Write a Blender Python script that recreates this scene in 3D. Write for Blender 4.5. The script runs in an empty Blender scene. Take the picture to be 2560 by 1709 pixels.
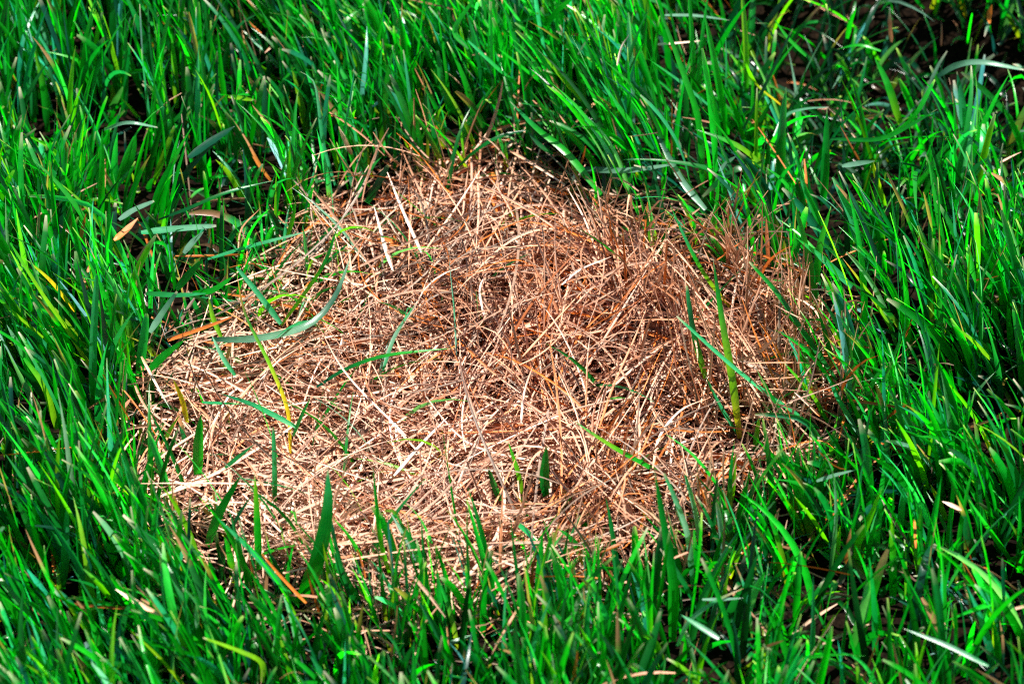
import bpy, math
import numpy as np
from mathutils import Vector

C = bpy.context.scene.collection
sc = bpy.context.scene
rng = np.random.default_rng(11)
R = math.radians

# ------------------------------------------------------------------ camera, light, exposure
PITCH = R(43); DIST = 1.25; LENS = 100.0
TGT = np.array([0.0, 0.0, 0.012])
CAM = TGT + DIST * np.array([0, -math.cos(PITCH), math.sin(PITCH)])
cd = bpy.data.cameras.new('camera'); cam = bpy.data.objects.new('camera', cd); C.objects.link(cam)
cam.location = CAM; cam.rotation_euler = (R(90) - PITCH, 0, 0)
cd.lens = LENS; cd.sensor_width = 36; cd.clip_start = .05; cd.clip_end = 200
cd.dof.use_dof = True; cd.dof.focus_distance = 1.235; cd.dof.aperture_fstop = 12.0; cd.dof.aperture_blades = 7
sc.camera = cam

SUN_EL, SUN_AZ = R(54), R(76)          # azimuth clockwise from +Y (away from the camera) towards +X (right)
w = bpy.data.worlds.new('World'); sc.world = w; w.use_nodes = True
nt = w.node_tree; nt.nodes.clear()
sky = nt.nodes.new('ShaderNodeTexSky'); sky.sky_type = 'NISHITA'; sky.sun_disc = False
sky.sun_elevation = SUN_EL; sky.sun_rotation = SUN_AZ; sky.dust_density = 1.0
bg = nt.nodes.new('ShaderNodeBackground'); bg.inputs['Strength'].default_value = 0.05
wo = nt.nodes.new('ShaderNodeOutputWorld')
nt.links.new(sky.outputs[0], bg.inputs[0]); nt.links.new(bg.outputs[0], wo.inputs[0])
sd = bpy.data.lights.new('sun', 'SUN'); sd.energy = 5.0; sd.angle = R(0.5); sd.color = (1, .94, .86)
sun = bpy.data.objects.new('sun', sd); C.objects.link(sun)
sdir = Vector((math.cos(SUN_EL) * math.sin(SUN_AZ), math.cos(SUN_EL) * math.cos(SUN_AZ), math.sin(SUN_EL)))
sun.rotation_euler = sdir.to_track_quat('Z', 'Y').to_euler(); sun.location = sdir * 5

vs = sc.view_settings
vs.view_transform = 'Standard'; vs.look = 'None'; vs.gamma = 1; vs.use_curve_mapping = False; vs.exposure = 1.32
cy = sc.cycles
cy.max_bounces = 6; cy.diffuse_bounces = 3; cy.glossy_bounces = 2; cy.transmission_bounces = 5; cy.transparent_max_bounces = 4
cy.use_denoising = False; cy.pixel_filter_type = 'BLACKMAN_HARRIS'; cy.filter_width = 1.15; cy.use_adaptive_sampling = False
cy.sample_clamp_indirect = 6

# ------------------------------------------------------------------ photo pixel <-> place on the ground
FPX = LENS / 36 * 2560
SP, CP = math.sin(PITCH), math.cos(PITCH)
def place(u, v, z=0.0):
    u = np.asarray(u, float); v = np.asarray(v, float); z = np.asarray(z, float)
    x = (u - 1280) / FPX; y = -(v - 854.5) / FPX
    dx, dy, dz = x, y * SP + CP, y * CP - SP
    k = (z - CAM[2]) / dz
    return np.stack([CAM[0] + k * dx, CAM[1] + k * dy, z + 0 * k], -1)
def look(P):
    q = P - CAM
    dep = q[..., 1] * CP - q[..., 2] * SP
    return 1280 + FPX * q[..., 0] / dep, 854.5 - FPX * (q[..., 1] * SP + q[..., 2] * CP) / dep, dep

# ------------------------------------------------------------------ small noise
def vnoise(x, y, s, seed):
    g = np.random.default_rng(seed).random((64, 64)) * 2 - 1
    x = x / s + 1000.37; y = y / s + 1000.71
    i, j = np.floor(x).astype(int), np.floor(y).astype(int); fx, fy = x - i, y - j
    fx = fx * fx * (3 - 2 * fx); fy = fy * fy * (3 - 2 * fy)
    a = g[i % 64, j % 64]; b = g[(i + 1) % 64, j % 64]; c = g[i % 64, (j + 1) % 64]; d = g[(i + 1) % 64, (j + 1) % 64]
    return (a * (1 - fx) + b * fx) * (1 - fy) + (c * (1 - fx) + d * fx) * fy

POLY_PX = [(640, 680), (720, 570), (850, 500), (1000, 425), (1240, 385), (1400, 430), (1600, 580), (1790, 660),
           (1960, 770), (2070, 910), (2060, 1070), (1970, 1200), (1880, 1320), (1720, 1410), (1400, 1480),
           (1040, 1500), (740, 1480), (540, 1400), (420, 1260), (390, 1060), (440, 900), (560, 790)]
PP = place([p[0] for p in POLY_PX], [p[1] for p in POLY_PX], 0.004)[:, :2]
def sdist(x, y):                       # metres outside (+) or inside (-) the dead patch
    x = x + .010 * vnoise(x, y, .035, 5) + .005 * vnoise(x, y, .012, 6)
    y = y + .012 * vnoise(x, y, .035, 7) + .005 * vnoise(x, y, .012, 8)
    best = np.full(x.shape, 1e9); ins = np.zeros(x.shape, bool)
    n = len(PP)
    for k in range(n):
        a = PP[k]; b = PP[(k + 1) % n]; e = b - a
        t = np.clip(((x - a[0]) * e[0] + (y - a[1]) * e[1]) / (e @ e), 0, 1)
        best = np.minimum(best, np.hypot(x - a[0] - t * e[0], y - a[1] - t * e[1]))
        c = ((a[1] > y) != (b[1] > y)) & (x < (b[0] - a[0]) * (y - a[1]) / (b[1] - a[1] + 1e-12) + a[0])
        ins ^= c
    return np.where(ins, -best, best)
HOL = place(2230, 190, 0)              # dip added at the far right so the surrounding grass shades it
def ground_z(x, y):
    r2 = (x / .16) ** 2 + ((y - .01) / .15) ** 2
    near = np.exp(-((x ** 2 + y ** 2) / 1.5 ** 2))
    return -.007 * np.exp(-r2) - .042 * np.exp(-((x - HOL[0]) / .085) ** 2 - ((y - HOL[1]) / .070) ** 2) + (.004 * vnoise(x, y, .09, 21) + .002 * vnoise(x, y, .03, 22)) * near

# ------------------------------------------------------------------ materials
def mat_leaf(name, trans, rough, tcol, spec=.5, vein=.25):
    m = bpy.data.materials.new(name); m.use_nodes = True
    t = m.node_tree; t.nodes.clear(); N = t.nodes.new; L = t.links.new
    at = N('ShaderNodeAttribute'); at.attribute_name = 'tint'
    un = N('ShaderNodeAttribute'); un.attribute_name = 'across'
    # fine lengthwise veins and small blotches
    geo = N('ShaderNodeNewGeometry')
    mul = N('ShaderNodeMath'); mul.operation = 'MULTIPLY'; mul.inputs[1].default_value = 34
    sn = N('ShaderNodeMath'); sn.operation = 'SINE'
    L(un.outputs['Fac'], mul.inputs[0]); L(mul.outputs[0], sn.inputs[0])
    no = N('ShaderNodeTexNoise'); no.inputs['Scale'].default_value = 260; no.inputs['Detail'].default_value = 3
    L(geo.outputs['Position'], no.inputs['Vector'])
    ad = N('ShaderNodeMath'); ad.operation = 'MULTIPLY_ADD'; ad.inputs[1].default_value = vein * .4; ad.inputs[2].default_value = .62
    L(sn.outputs[0], ad.inputs[0])
    ad2 = N('ShaderNodeMath'); ad2.operation = 'MULTIPLY_ADD'; ad2.inputs[1].default_value = .75
    L(no.outputs['Fac'], ad2.inputs[0]); L(ad.outputs[0], ad2.inputs[2])
    vm = N('ShaderNodeVectorMath'); vm.operation = 'SCALE'
    L(at.outputs['Color'], vm.inputs[0]); L(ad2.outputs[0], vm.inputs['Scale'])
    bmp = N('ShaderNodeBump'); bmp.inputs['Strength'].default_value = .35; bmp.inputs['Distance'].default_value = .0003
    L(ad2.outputs[0], bmp.inputs['Height'])
    pb = N('ShaderNodeBsdfPrincipled'); L(vm.outputs[0], pb.inputs['Base Color'])
    pb.inputs['Roughness'].default_value = rough; pb.inputs['Specular IOR Level'].default_value = spec
    L(bmp.outputs[0], pb.inputs['Normal'])
    tc = N('ShaderNodeVectorMath'); tc.operation = 'MULTIPLY'; tc.inputs[1].default_value = tcol
    L(vm.outputs[0], tc.inputs[0])
    tr = N('ShaderNodeBsdfTranslucent'); L(tc.outputs[0], tr.inputs['Color'])
    mx = N('ShaderNodeMixShader'); mx.inputs[0].default_value = trans
    o = N('ShaderNodeOutputMaterial')
    L(pb.outputs[0], mx.inputs[1]); L(tr.outputs[0], mx.inputs[2]); L(mx.outputs[0], o.inputs[0])
    return m
M_GREEN = mat_leaf('living_leaf', .45, .29, (1.3, 2.5, .5), .75)
M_STRAW = mat_leaf('dry_straw', .16, .42, (1.2, .95, .8), .45, .5)
def mat_soil():
    m = bpy.data.materials.new('soil'); m.use_nodes = True; t = m.node_tree; N = t.nodes.new; L = t.links.new
    b = t.nodes['Principled BSDF']; geo = N('ShaderNodeNewGeometry')
    n1 = N('ShaderNodeTexNoise'); n1.inputs['Scale'].default_value = 420; n1.inputs['Detail'].default_value = 8
    L(geo.outputs['Position'], n1.inputs['Vector'])
    cr = N('ShaderNodeValToRGB'); e = cr.color_ramp.elements
    e[0].position = .35; e[0].color = (.003, .002, .0015, 1); e[1].position = .75; e[1].color = (.016, .009, .005, 1)
    L(n1.outputs['Fac'], cr.inputs[0]); L(cr.outputs[0], b.inputs['Base Color'])
    bm = N('ShaderNodeBump'); bm.inputs['Distance'].default_value = .0015; L(n1.outputs['Fac'], bm.inputs['Height']); L(bm.outputs[0], b.inputs['Normal'])
    b.inputs['Roughness'].default_value = 1; b.inputs['Specular IOR Level'].default_value = .05
    return m

# ------------------------------------------------------------------ ribbons
def ribbons(P, W, S, fold, col, edge=None):
    """P spine (B,K,3), W half width (B,K), S side (B,K,3), fold (B,), col (B,K,3) -> verts, faces, colours, across"""
    B, K = P.shape[:2]
    T = np.gradient(P, axis=1); T /= np.linalg.norm(T, axis=2, keepdims=True) + 1e-9
    S = S - (S * T).sum(2, keepdims=True) * T; S /= np.linalg.norm(S, axis=2, keepdims=True) + 1e-9
    Nn = np.cross(T, S)
    V = np.empty((B, K, 3, 3))
    V[:, :, 0] = P - S * W[..., None]; V[:, :, 2] = P + S * W[..., None]
    V[:, :, 1] = P - Nn * (W * fold[:, None])[..., None]
    col3 = np.repeat(col[:, :, None, :], 3, 2).copy(); col3[:, :, 1] *= 1.12
    ac = np.broadcast_to(np.array([0, .5, 1.0]), (B, K, 3))
    idx = np.arange(B * K * 3).reshape(B, K, 3)
    f = np.stack([idx[:, :-1, :-1], idx[:, :-1, 1:], idx[:, 1:, 1:], idx[:, 1:, :-1]], -1).reshape(-1, 4)
    return V.reshape(-1, 3), f, col3.reshape(-1, 3), ac.reshape(-1)
def mesh_from(name, V, F, colr, ac, mat):
    me = bpy.data.meshes.new(name)
    me.vertices.add(len(V)); me.vertices.foreach_set('co', V.astype(np.float32).ravel())
    me.loops.add(F.size); me.loops.foreach_set('vertex_index', F.astype(np.int32).ravel())
    me.polygons.add(len(F)); me.polygons.foreach_set('loop_start', (np.arange(len(F)) * 4).astype(np.int32))
    me.polygons.foreach_set('loop_total', np.full(len(F), 4, np.int32))
    me.polygons.foreach_set('use_smooth', np.ones(len(F), bool))
    me.update(calc_edges=True)
    a = me.attributes.new('tint', 'FLOAT_COLOR', 'POINT')
    a.data.foreach_set('color', np.concatenate([colr, np.ones((len(colr), 1))], 1).astype(np.float32).ravel())
    b = me.attributes.new('across', 'FLOAT', 'POINT'); b.data.foreach_set('value', np.ascontiguousarray(ac, dtype=np.float32))
    me.materials.append(mat)
    return me
def link(name, me, **props):
    o = bpy.data.objects.new(name, me); C.objects.link(o)
    for k, v in props.items():
        if v: o[k] = v
    return o

def grow(x, y, z0, L, th0, th1, az, K, tw, kink=None, power=1.4, azdrift=None):
    B = len(x); t = np.linspace(0, 1, K)[None]
    th = th0[:, None] + (th1 - th0)[:, None] * t ** power
    if kink is not None: th = th + kink[1][:, None] / (1 + np.exp(-(t - kink[0][:, None]) * 40))
    a = az[:, None] + (azdrift[:, None] * t if azdrift is not None else 0 * t)
    D = np.stack([np.sin(th) * np.cos(a), np.sin(th) * np.sin(a), np.cos(th)], -1)
    st = L[:, None, None] / (K - 1) * D
    P = np.concatenate([np.zeros((B, 1, 3)), np.cumsum((st[:, 1:] + st[:, :-1]) / 2, 1)], 1)
    P[..., 0] += x[:, None]; P[..., 1] += y[:, None]; P[..., 2] += z0[:, None]
    h = np.stack([-np.sin(a), np.cos(a), 0 * a], -1)
    v = np.cross(D, h); ta = tw[0][:, None] + tw[1][:, None] * t
    return P, h * np.cos(ta)[..., None] + v * np.sin(ta)[..., None], t

# ------------------------------------------------------------------ leaf and straw tints; pale jade and grey-green also paint in sky glints
COL = dict(g=(.0015, .125, .013), b=(.004, .25, .008), y=(.13, .33, .004), Y=(.50, .34, .008), d=(.003, .055, .028),
           j=(.018, .24, .09), p=(.13, .28, .20), s=(.50, .235, .125), w=(.80, .60, .48), o=(.50, .15, .025), k=(.20, .09, .05))
COL = {k: np.array(v) for k, v in COL.items()}

# ------------------------------------------------------------------ traced individuals: blades and stems one can point at
ORG = dict(A=(0, 0), B=(800, 0), C=(1560, 0), D=(0, 520), E=(800, 520), F=(1560, 520), G=(0, 1042), H=(1560, 1042))
SC = 1000 / 2349
G, S, X = 'grass_blade', 'straw_stem', 'dead_leaf'
HEROES = [
 # ---- upper left of the lawn
 ('A', [(900, 1080), (960, 920), (1025, 740)], 'u', 34, 'yy', G, 'yellow-green blade leaning right beside the broad dark teal blade'),
 ('A', [(1110, 925), (1240, 830), (1380, 740)], (30, 34), 62, 'd', G, 'broad dark teal blade slanting right above the upper left patch edge'),
 ('A', [(1040, 640), (1025, 400), (1005, 190)], 'u', 34, 'yb', G, 'tall bright blade standing straight above the yellow-green leaning blade'),
 ('A', [(1325, 440), (1330, 250), (1328, 88)], 'u', 44, 'b', G, 'wide flat-tipped upright blade near the top left of centre'),
 ('A', [(610, 760), (750, 720), (925, 748)], (34, 34, 8), 26, 'p', G, 'thin grey arched blade lying across dark grass at left'),
 ('A', [(1590, 1060), (1530, 980), (1400, 760), (1230, 540)], (4, 45), 30, 'oosgg', G, 'blade with orange-brown lower half and green tip above the patch'),
 ('A', [(1540, 245), (1470, 130), (1415, 35)], 'u', 26, 'y', G, 'short lime blade leaning left near the top edge, left of centre'),
 ('A', [(1340, 565), (1410, 575), (1485, 588)], (32, 32), 32, 'y', G, 'short lime blade lying level above the patch'),
 ('A', [(1970, 1090), (1900, 850), (1850, 500), (1760, 420)], (4, 60), 26, 'jjp', G, 'long slim pale blade arching over the upper left patch rim'),
 ('A', [(830, 1365), (1000, 1345), (1270, 1325)], (24, 22), 52, 'jp', G, 'broad grey-green blade lying level at the upper left patch edge'),
 ('A', [(930, 1290), (1100, 1225), (1330, 1130), (1605, 1060)], (22, 26, 6), 30, 'dgj', G, 'long green blade lying slanted across the upper left corner of the patch'),
 ('A', [(670, 1410), (740, 1350), (810, 1280)], (30, 34), 42, 'os', X, 'pinkish brown dead leaf among green blades left of the patch'),
 ('A', [(470, 1415), (485, 1340), (505, 1255)], (26, 40), 34, 'o', X, 'small orange-brown dead leaf upright in the grass at far left'),
 ('A', [(590, 1330), (598, 1050), (600, 760)], 'u', 36, 'b', G, 'tall straight bright blade left of the patch'),
 ('A', [(835, 560), (760, 340), (690, 75)], 'u', 32, 'gb', G, 'long bright blade leaning left in the upper left grass'),
 ('A', [(295, 270), (240, 130), (195, 40)], 'u', 34, 'jp', G, 'pale-edged blade with whitish tip near the top left corner'),
 ('A', [(375, 1560), (378, 1430), (372, 1310)], 'u', 26, 'b', G, 'short lone bright blade standing in a dark gap at far left'),
 ('A', [(700, 1290), (780, 1235), (905, 1180)], (32, 36), 46, 'p', G, 'whitish broad blade lying just left of the patch top'),
 ('A', [(280, 780), (255, 520), (200, 270)], 'u', 38, 'gby', G, 'bright blade curving left in the far left grass'),
 ('A', [(200, 720), (190, 520), (140, 360)], 'u', 40, 'gj', G, 'broad blade with jade tip leaning left at the far left'),
 ('A', [(370, 660), (345, 560), (320, 480)], 'u', 34, 'yw', G, 'short blade with creamy pale tip at far left'),
 ('A', [(640, 660), (680, 590), (725, 500)], 'u', 34, 'gp', G, 'blade with pale shining tip leaning right in the left grass'),
 ('A', [(1640, 490), (1560, 420), (1480, 350)], 'u', 30, 'y', G, 'lime blade leaning far left above the patch'),
 ('A', [(700, 1070), (760, 930), (800, 790)], 'u', 60, 'b', G, 'broad bright green blade leaning right at left of the patch corner'),
 # ---- top centre
 ('B', [(1650, 1140), (1450, 900), (1280, 760), (1115, 595)], (14, 40, 6), 48, 'bbbj', G, 'long broad bright blade crossing the top rim of the patch'),
 ('B', [(1175, 515), (1020, 380), (870, 240)], (25, 55), 34, 'bj', G, 'blade with pale edge leaning left at top centre'),
 ('B', [(1300, 485), (1180, 390), (1045, 285)], (25, 52), 44, 'bb', G, 'bright broad blade with pale cut tip leaning left at top centre'),
 ('B', [(1960, 880), (1800, 690), (1640, 465)], (12, 56), 50, 'gbj', G, 'broad blade with shining pale edge leaning left above the patch'),
 ('B', [(800, 860), (900, 690), (1015, 505)], 'u', 44, 'bb', G, 'bright blade leaning right at the middle of the upper rim'),
 ('B', [(830, 700), (730, 550), (690, 300)], 'u', 40, 'bg', G, 'curved green blade rising over the top of the dead patch'),
 ('B', [(790, 1000), (920, 880), (1060, 800), (1210, 765)], (12, 26, 8), 34, 'ggd', G, 'dark green blade arching to the right over the straw at the top rim'),
 ('B', [(1370, 905), (1290, 850), (1215, 765)], (16, 28), 34, 'gd', G, 'dark green blade folded down onto the straw under the long bright blade'),
 ('B', [(1650, 705), (1450, 490), (1240, 240)], (10, 56), 30, 'Yyb', G, 'yellow-green blade leaning far left above the patch top'),
 ('B', [(1745, 385), (1770, 280), (1815, 205)], (50, 62), 24, 'ww', S, 'pinkish straw stem hooked over a stalk in the top grass'),
 ('B', [(1530, 990), (1800, 1000), (2110, 960)], (18, 22), 44, 'dpp', G, 'grey-green blade lying level along the upper right rim'),
 ('B', [(1110, 880), (1260, 970), (1440, 1085)], (20, 16), 30, 'sw', S, 'thick pale straw stem slanting down from the top of the patch'),
 ('B', [(1092, 1010), (1090, 920), (1088, 825)], 'u', 24, 'oyj', G, 'small green shoot with brown base standing at the patch top'),
 ('B', [(275, 1190), (340, 1080), (400, 970)], 'u', 44, 'd', G, 'short dark teal blade upright in the straw at the upper left'),
 ('B', [(185, 910), (150, 830), (110, 745)], (20, 42), 40, 'kw', X, 'greyish papery dead sheath standing at the upper left rim'),
 ('B', [(600, 1490), (480, 1220), (395, 1010)], (16, 24), 32, 'ww', S, 'thick whitish straw stem slanting left in the upper patch'),
 ('B', [(425, 1560), (370, 1400), (315, 1200)], (16, 24), 32, 'ww', S, 'thick whitish straw stem parallel and left of its twin in the upper patch'),
 ('B', [(610, 1480), (790, 1230), (950, 985)], (16, 24), 22, 'sw', S, 'straw stem slanting right from the crossing of two whitish stems'),
 ('B', [(1650, 1560), (1560, 1300), (1450, 1100)], (14, 26), 22, 'sw', S, 'pinkish straw stem leaning left at the upper right of the patch'),
 ('B', [(870, 290), (790, 180), (900, 0)], (45, 66), 36, 'gbb', G, 'bright blade curving to the right at the top edge, centre'),
 ('B', [(1330, 150), (1400, 60), (1500, -30)], (40, 66), 100, 'gg', G, 'very broad mid-green blade at the top edge right of centre'),
 ('B', [(730, 1010), (580, 870), (450, 690)], (12, 30), 18, 'sk', S, 'thin brown stem rising left out of the patch top'),
 # ---- top right
 ('C', [(460, 1095), (440, 720), (330, 380), (180, -20)], (4, 90), 46, 'bbbg', G, 'very long bright blade rising to the top edge right of centre'),
 ('C', [(610, 795), (545, 430), (470, 65)], 'u', 40, 'bb', G, 'tall bright upright blade with pale tip before the dark gap at upper right'),
 ('C', [(915, 1180), (925, 800), (952, 510)], 'u', 54, 'ggj', G, 'broad upright blade with pale tip in the dark upper right grass'),
 ('C', [(1170, 1200), (1185, 900), (1192, 635)], 'u', 46, 'gg', G, 'straight dark green blade standing right of the broad upright one'),
 ('C', [(920, 615), (760, 470), (660, 210)], (10, 60), 30, 'Yyb', G, 'blade yellowing at its base curving up left in the upper right'),
 ('C', [(870, 1030), (720, 890), (590, 820), (420, 760)], (6, 40, 6), 52, 'gybg', G, 'broad arching blade drooping left near the upper right rim'),
 ('C', [(1625, 730), (1550, 500), (1470, 335)], 'u', 42, 'ybb', G, 'bright lime-based blade leaning left in the upper right'),
 ('C', [(1500, 830), (1690, 700), (1825, 470)], (15, 60), 50, 'bgj', G, 'curved blade sweeping up right in the upper right grass'),
 ('C', [(1210, 815), (1500, 815), (1690, 730), (1840, 640)], (20, 45), 34, 'gbg', G, 'green blade running level then rising right in the upper right'),
 ('C', [(1535, 1210), (1500, 1100), (1465, 955)], 'u', 26, 'yY', G, 'narrow yellow blade in the right-hand grass'),
 ('C', [(720, 550), (715, 270), (695, -20)], 'u', 34, 'gyy', G, 'yellowish upright blade reaching the top edge at upper right'),
 ('C', [(240, 90), (420, 92), (620, 120)], (30, 30), 26, 'p', G, 'pale grey blade lying level in the dark near the top edge'),
 ('C', [(185, 262), (320, 252), (455, 240)], (26, 28), 24, 'w', S, 'short pinkish stem lying level in the dark grass near the top'),
 ('C', [(1840, 450), (1950, 385), (2100, 365), (2349, 410)], (34, 36, 8), 44, 'dpp', G, 'grey-green arched blade over the dark hollow at the right edge'),
 ('C', [(1995, 750), (1985, 600), (1955, 420)], (14, 40), 52, 'jd', G, 'broad grey-green blade standing under the grey arch at upper right'),
 ('C', [(1280, 975), (1370, 960), (1475, 945)], (30, 34), 36, 'p', G, 'silvery blade lying level in the right-hand grass'),
 ('C', [(880, 800), (950, 680), (1060, 640), (1200, 630)], (22, 32), 26, 'jp', G, 'pale jade blade bending level in the upper right'),
 ('C', [(505, 625), (330, 480), (140, 345)], (15, 50), 38, 'jjb', G, 'pale jade-edged blade leaning far left in the upper right'),
 ('C', [(2345, 880), (2290, 750), (2230, 640)], 'u', 36, 'bb', G, 'bright pointed blade leaning left at the right edge'),
 ('C', [(700, 760), (830, 500), (990, 170)], (10, 58), 26, 'd', G, 'thin dark blade slanting right across the dark upper right hollow'),
 ('C', [(1070, 330), (960, 220), (880, 110)], (30, 52), 28, 'b', G, 'bright blade leaning left inside the dark top right hollow'),
 ('C', [(1310, 230), (1330, 130), (1365, 45)], (20, 50), 34, 'b', G, 'short bright curved blade standing in the dark top right hollow'),
 ('C', [(1570, 250), (1562, 150), (1560, 40)], (20, 42), 34, 'skp', X, 'greyish pink dead leaf upright in the dark top right corner'),
 ('C', [(2150, 140), (2145, 90), (2160, 30)], (26, 36), 34, 'o', X, 'rusty dead scrap in the top right corner'),
 ('C', [(1510, 300), (1380, 265), (1250, 290)], (30, 30, 4), 26, 'b', G, 'thin bright blade arched level in the dark top right hollow'),
 ('C', [(1380, 940), (1330, 850), (1270, 740)], (14, 40), 26, 'os', S, 'brown stem leaning left in the right-hand grass'),
 ('C', [(275, 930), (282, 700), (280, 500)], (6, 50), 20, 'ok', S, 'thin reddish brown stem upright beside the very long bright blade'),
 ('C', [(480, 1230), (340, 1060), (200, 800)], (14, 36), 44, 'ppd', G, 'wide silvery blade slanting left by the upper right rim'),
 ('C', [(560, 1010), (600, 960), (660, 915)], (24, 30), 30, 'p', G, 'short silvery blade leaning right by the upper right rim'),
 ('C', [(1160, 1330), (1060, 1100), (1035, 985)], 'u', 34, 'bj', G, 'blade with brownish tip leaning left in the right-hand grass'),
 # ---- left edge of the patch
 ('D', [(1240, 770), (1500, 765), (1800, 690), (1960, 530), (2065, 270)], (20, 24, 4), 50, 'dppdp', G, 'long grey-green blade sweeping in a wide curve over the left of the patch'),
 ('D', [(1650, 690), (1890, 350), (1985, 100)], (8, 55), 34, 'yybj', G, 'lime blade leaning right out of the straw at left, above the sweeping blade'),
 ('D', [(1650, 680), (1530, 520), (1388, 345)], (12, 34), 42, 'jj', G, 'flat jade blade leaning left, meeting the lime blade at its foot'),
 ('D', [(1705, 1440), (1690, 1190), (1590, 930), (1440, 620), (1390, 380)], (4, 62), 26, 'YYygo', G, 'slender stem turning from yellow foot to green, crossing the sweeping blade'),
 ('D', [(1080, 265), (1130, 200), (1195, 140)], (22, 28), 40, 'p', G, 'short pale blade lying at the upper left patch edge'),
 ('D', [(1030, 480), (1110, 390), (1195, 300)], (30, 46), 74, 'g', G, 'very broad short green blade overhanging the left patch edge'),
 ('D', [(1130, 500), (1250, 480), (1370, 400)], (28, 36), 42, 'bb', G, 'bright blade pointing right over the left patch edge'),
 ('D', [(860, 500), (1040, 510), (1225, 500)], (30, 30), 42, 'gj', G, 'teal blade lying level just under the very broad one'),
 ('D', [(880, 730), (950, 620), (1040, 490)], (24, 34), 48, 'pd', G, 'grey blade leaning right at the left rim of the patch'),
 ('D', [(880, 945), (970, 860), (1090, 770)], (26, 42), 64, 'bb', G, 'broad bright blade pointing right onto the straw at left'),
 ('D', [(525, 930), (400, 720), (260, 520), (60, 205)], (6, 70), 34, 'Yyyb', G, 'long blade with yellow lower half leaning left at the left'),
 ('D', [(440, 605), (300, 430), (145, 295)], (20, 54), 34, 'YYb', G, 'golden yellow blade leaning left behind the long half-yellow one'),
 ('D', [(255, 760), (120, 650), (-10, 530)], (20, 48), 32, 'yyb', G, 'lime blade running out of the left edge of the picture'),
 ('D', [(545, 1160), (548, 800), (568, 395)], 'u', 46, 'gjj', G, 'broad jade blade standing upright left of the patch'),
 ('D', [(240, 1110), (140, 870), (40, 685)], 'u', 44, 'bbp', G, 'broad blade with white cut tip at the left edge'),
 ('D', [(335, 1300), (260, 1050), (140, 880)], 'u', 36, 'yyb', G, 'lime blade leaning left near the left edge, below the white-tipped one'),
 ('D', [(1100, 1260), (1070, 1130), (1015, 1000)], 'u', 28, 'YY', G, 'short golden yellow blade at the left rim of the patch'),
 ('D', [(1160, 1570), (1165, 1380), (1180, 1210)], 'u', 58, 'bg', G, 'thick green blade standing at the left rim before bright straw'),
 ('D', [(1320, 1525), (1400, 1460), (1495, 1385)], (18, 30), 34, 'jj', G, 'short jade blade pointing up right on the lower left straw'),
 ('D', [(1720, 1340), (1770, 1220), (1825, 1110)], (14, 32), 26, 'j', G, 'short jade shoot leaning right beside the yellow-footed stem'),
 ('D', [(1740, 1285), (1500, 1160), (1285, 1085)], (18, 22, 3), 38, 'jjd', G, 'jade blade lying over straw at left, foot at the yellow-footed stem'),
 ('D', [(1190, 1140), (1310, 1145), (1420, 1150)], (20, 20), 20, 'j', G, 'thin pale green blade lying level on the left straw'),
 ('D', [(815, 980), (840, 800), (862, 620)], 'u', 54, 'gjj', G, 'broad pale jade upright blade at the left patch rim'),
 ('D', [(1380, 980), (1310, 880), (1240, 740)], (18, 22), 30, 'jp', G, 'flattened pale green blade on the straw under the sweeping blade'),
 ('D', [(1300, 760), (1250, 640), (1225, 520)], (16, 32), 34, 'yy', G, 'short lime blade upright where the sweeping blade starts'),
 ('D', [(1220, 300), (1500, 215), (1840, 130)], (20, 22), 32, 'jjp', G, 'pale jade blade lying long across the upper left of the straw'),
 ('D', [(1400, 260), (1420, 120), (1530, 0)], (14, 26), 22, 'ss', S, 'curving pinkish stem at the upper left of the patch'),
 ('D', [(1690, 160), (1720, 60), (1735, -40)], (14, 30), 30, 'yb', G, 'bright short blade at the upper left of the straw'),
 ('D', [(830, 870), (900, 1000), (1000, 1180)], (22, 24), 30, 'swp', S, 'thick pinkish stem lying at the left rim of the patch'),
 # ---- patch centre
 ('E', [(-20, 1050), (160, 940), (400, 862), (780, 822)], (14, 20, 6), 28, 'dgbb', G, 'slender bright green blade arching right over the middle of the straw'),
 ('E', [(965, 635), (938, 480), (978, 378)], (18, 26), 24, 'ww', S, 'white curled straw stem in the middle of the patch'),
 ('E', [(1420, 450), (1530, 360), (1710, 285)], (18, 26), 24, 'ww', S, 'white straw stem pointing right above the patch centre'),
 ('E', [(802, 860), (788, 600), (758, 300)], (12, 36), 18, 'pjp', S, 'thin grey-green stem running upright through the patch centre'),
 ('E', [(370, 950), (440, 750), (562, 560)], (16, 28), 28, 'jpj', G, 'thin pale green blade crossing the slender arching blade'),
 ('E', [(1190, 870), (1400, 640), (1595, 430)], (18, 26), 24, 'ss', S, 'long tan stem slanting right through the upper middle of the straw'),
 ('E', [(1955, 1525), (1995, 1340), (2120, 1185), (2295, 1110)], (16, 26), 28, 'sws', S, 'thick whitish stem curving right in the lower right of the straw'),
 ('E', [(505, 1335), (165, 985), (-10, 690)], (16, 28), 24, 'wws', S, 'long pinkish stem slanting left across the left middle of the straw'),
 ('E', [(435, 1570), (590, 1390), (750, 1225)], (18, 24), 34, 'ww', S, 'thick white stem slanting right below the middle of the patch'),
 ('E', [(860, 820), (1000, 950), (1210, 1110)], (26, 20), 28, 'osw', S, 'stem with orange end slanting down right in the middle of the straw'),
 ('E', [(430, 370), (380, 240), (330, 20)], (16, 22), 26, 'ww', S, 'pale stem leaning left just right of the jade sweep tip'),
 ('E', [(1640, 1290), (1720, 1050), (1840, 780), (1920, 580)], (14, 36), 24, 'oss', S, 'long orange-tan stem leaning right in the right half of the straw'),
 ('E', [(1560, 1270), (1570, 900), (1590, 720)], (12, 34), 20, 'osw', S, 'tan stem standing nearly upright right of the patch centre'),
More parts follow.
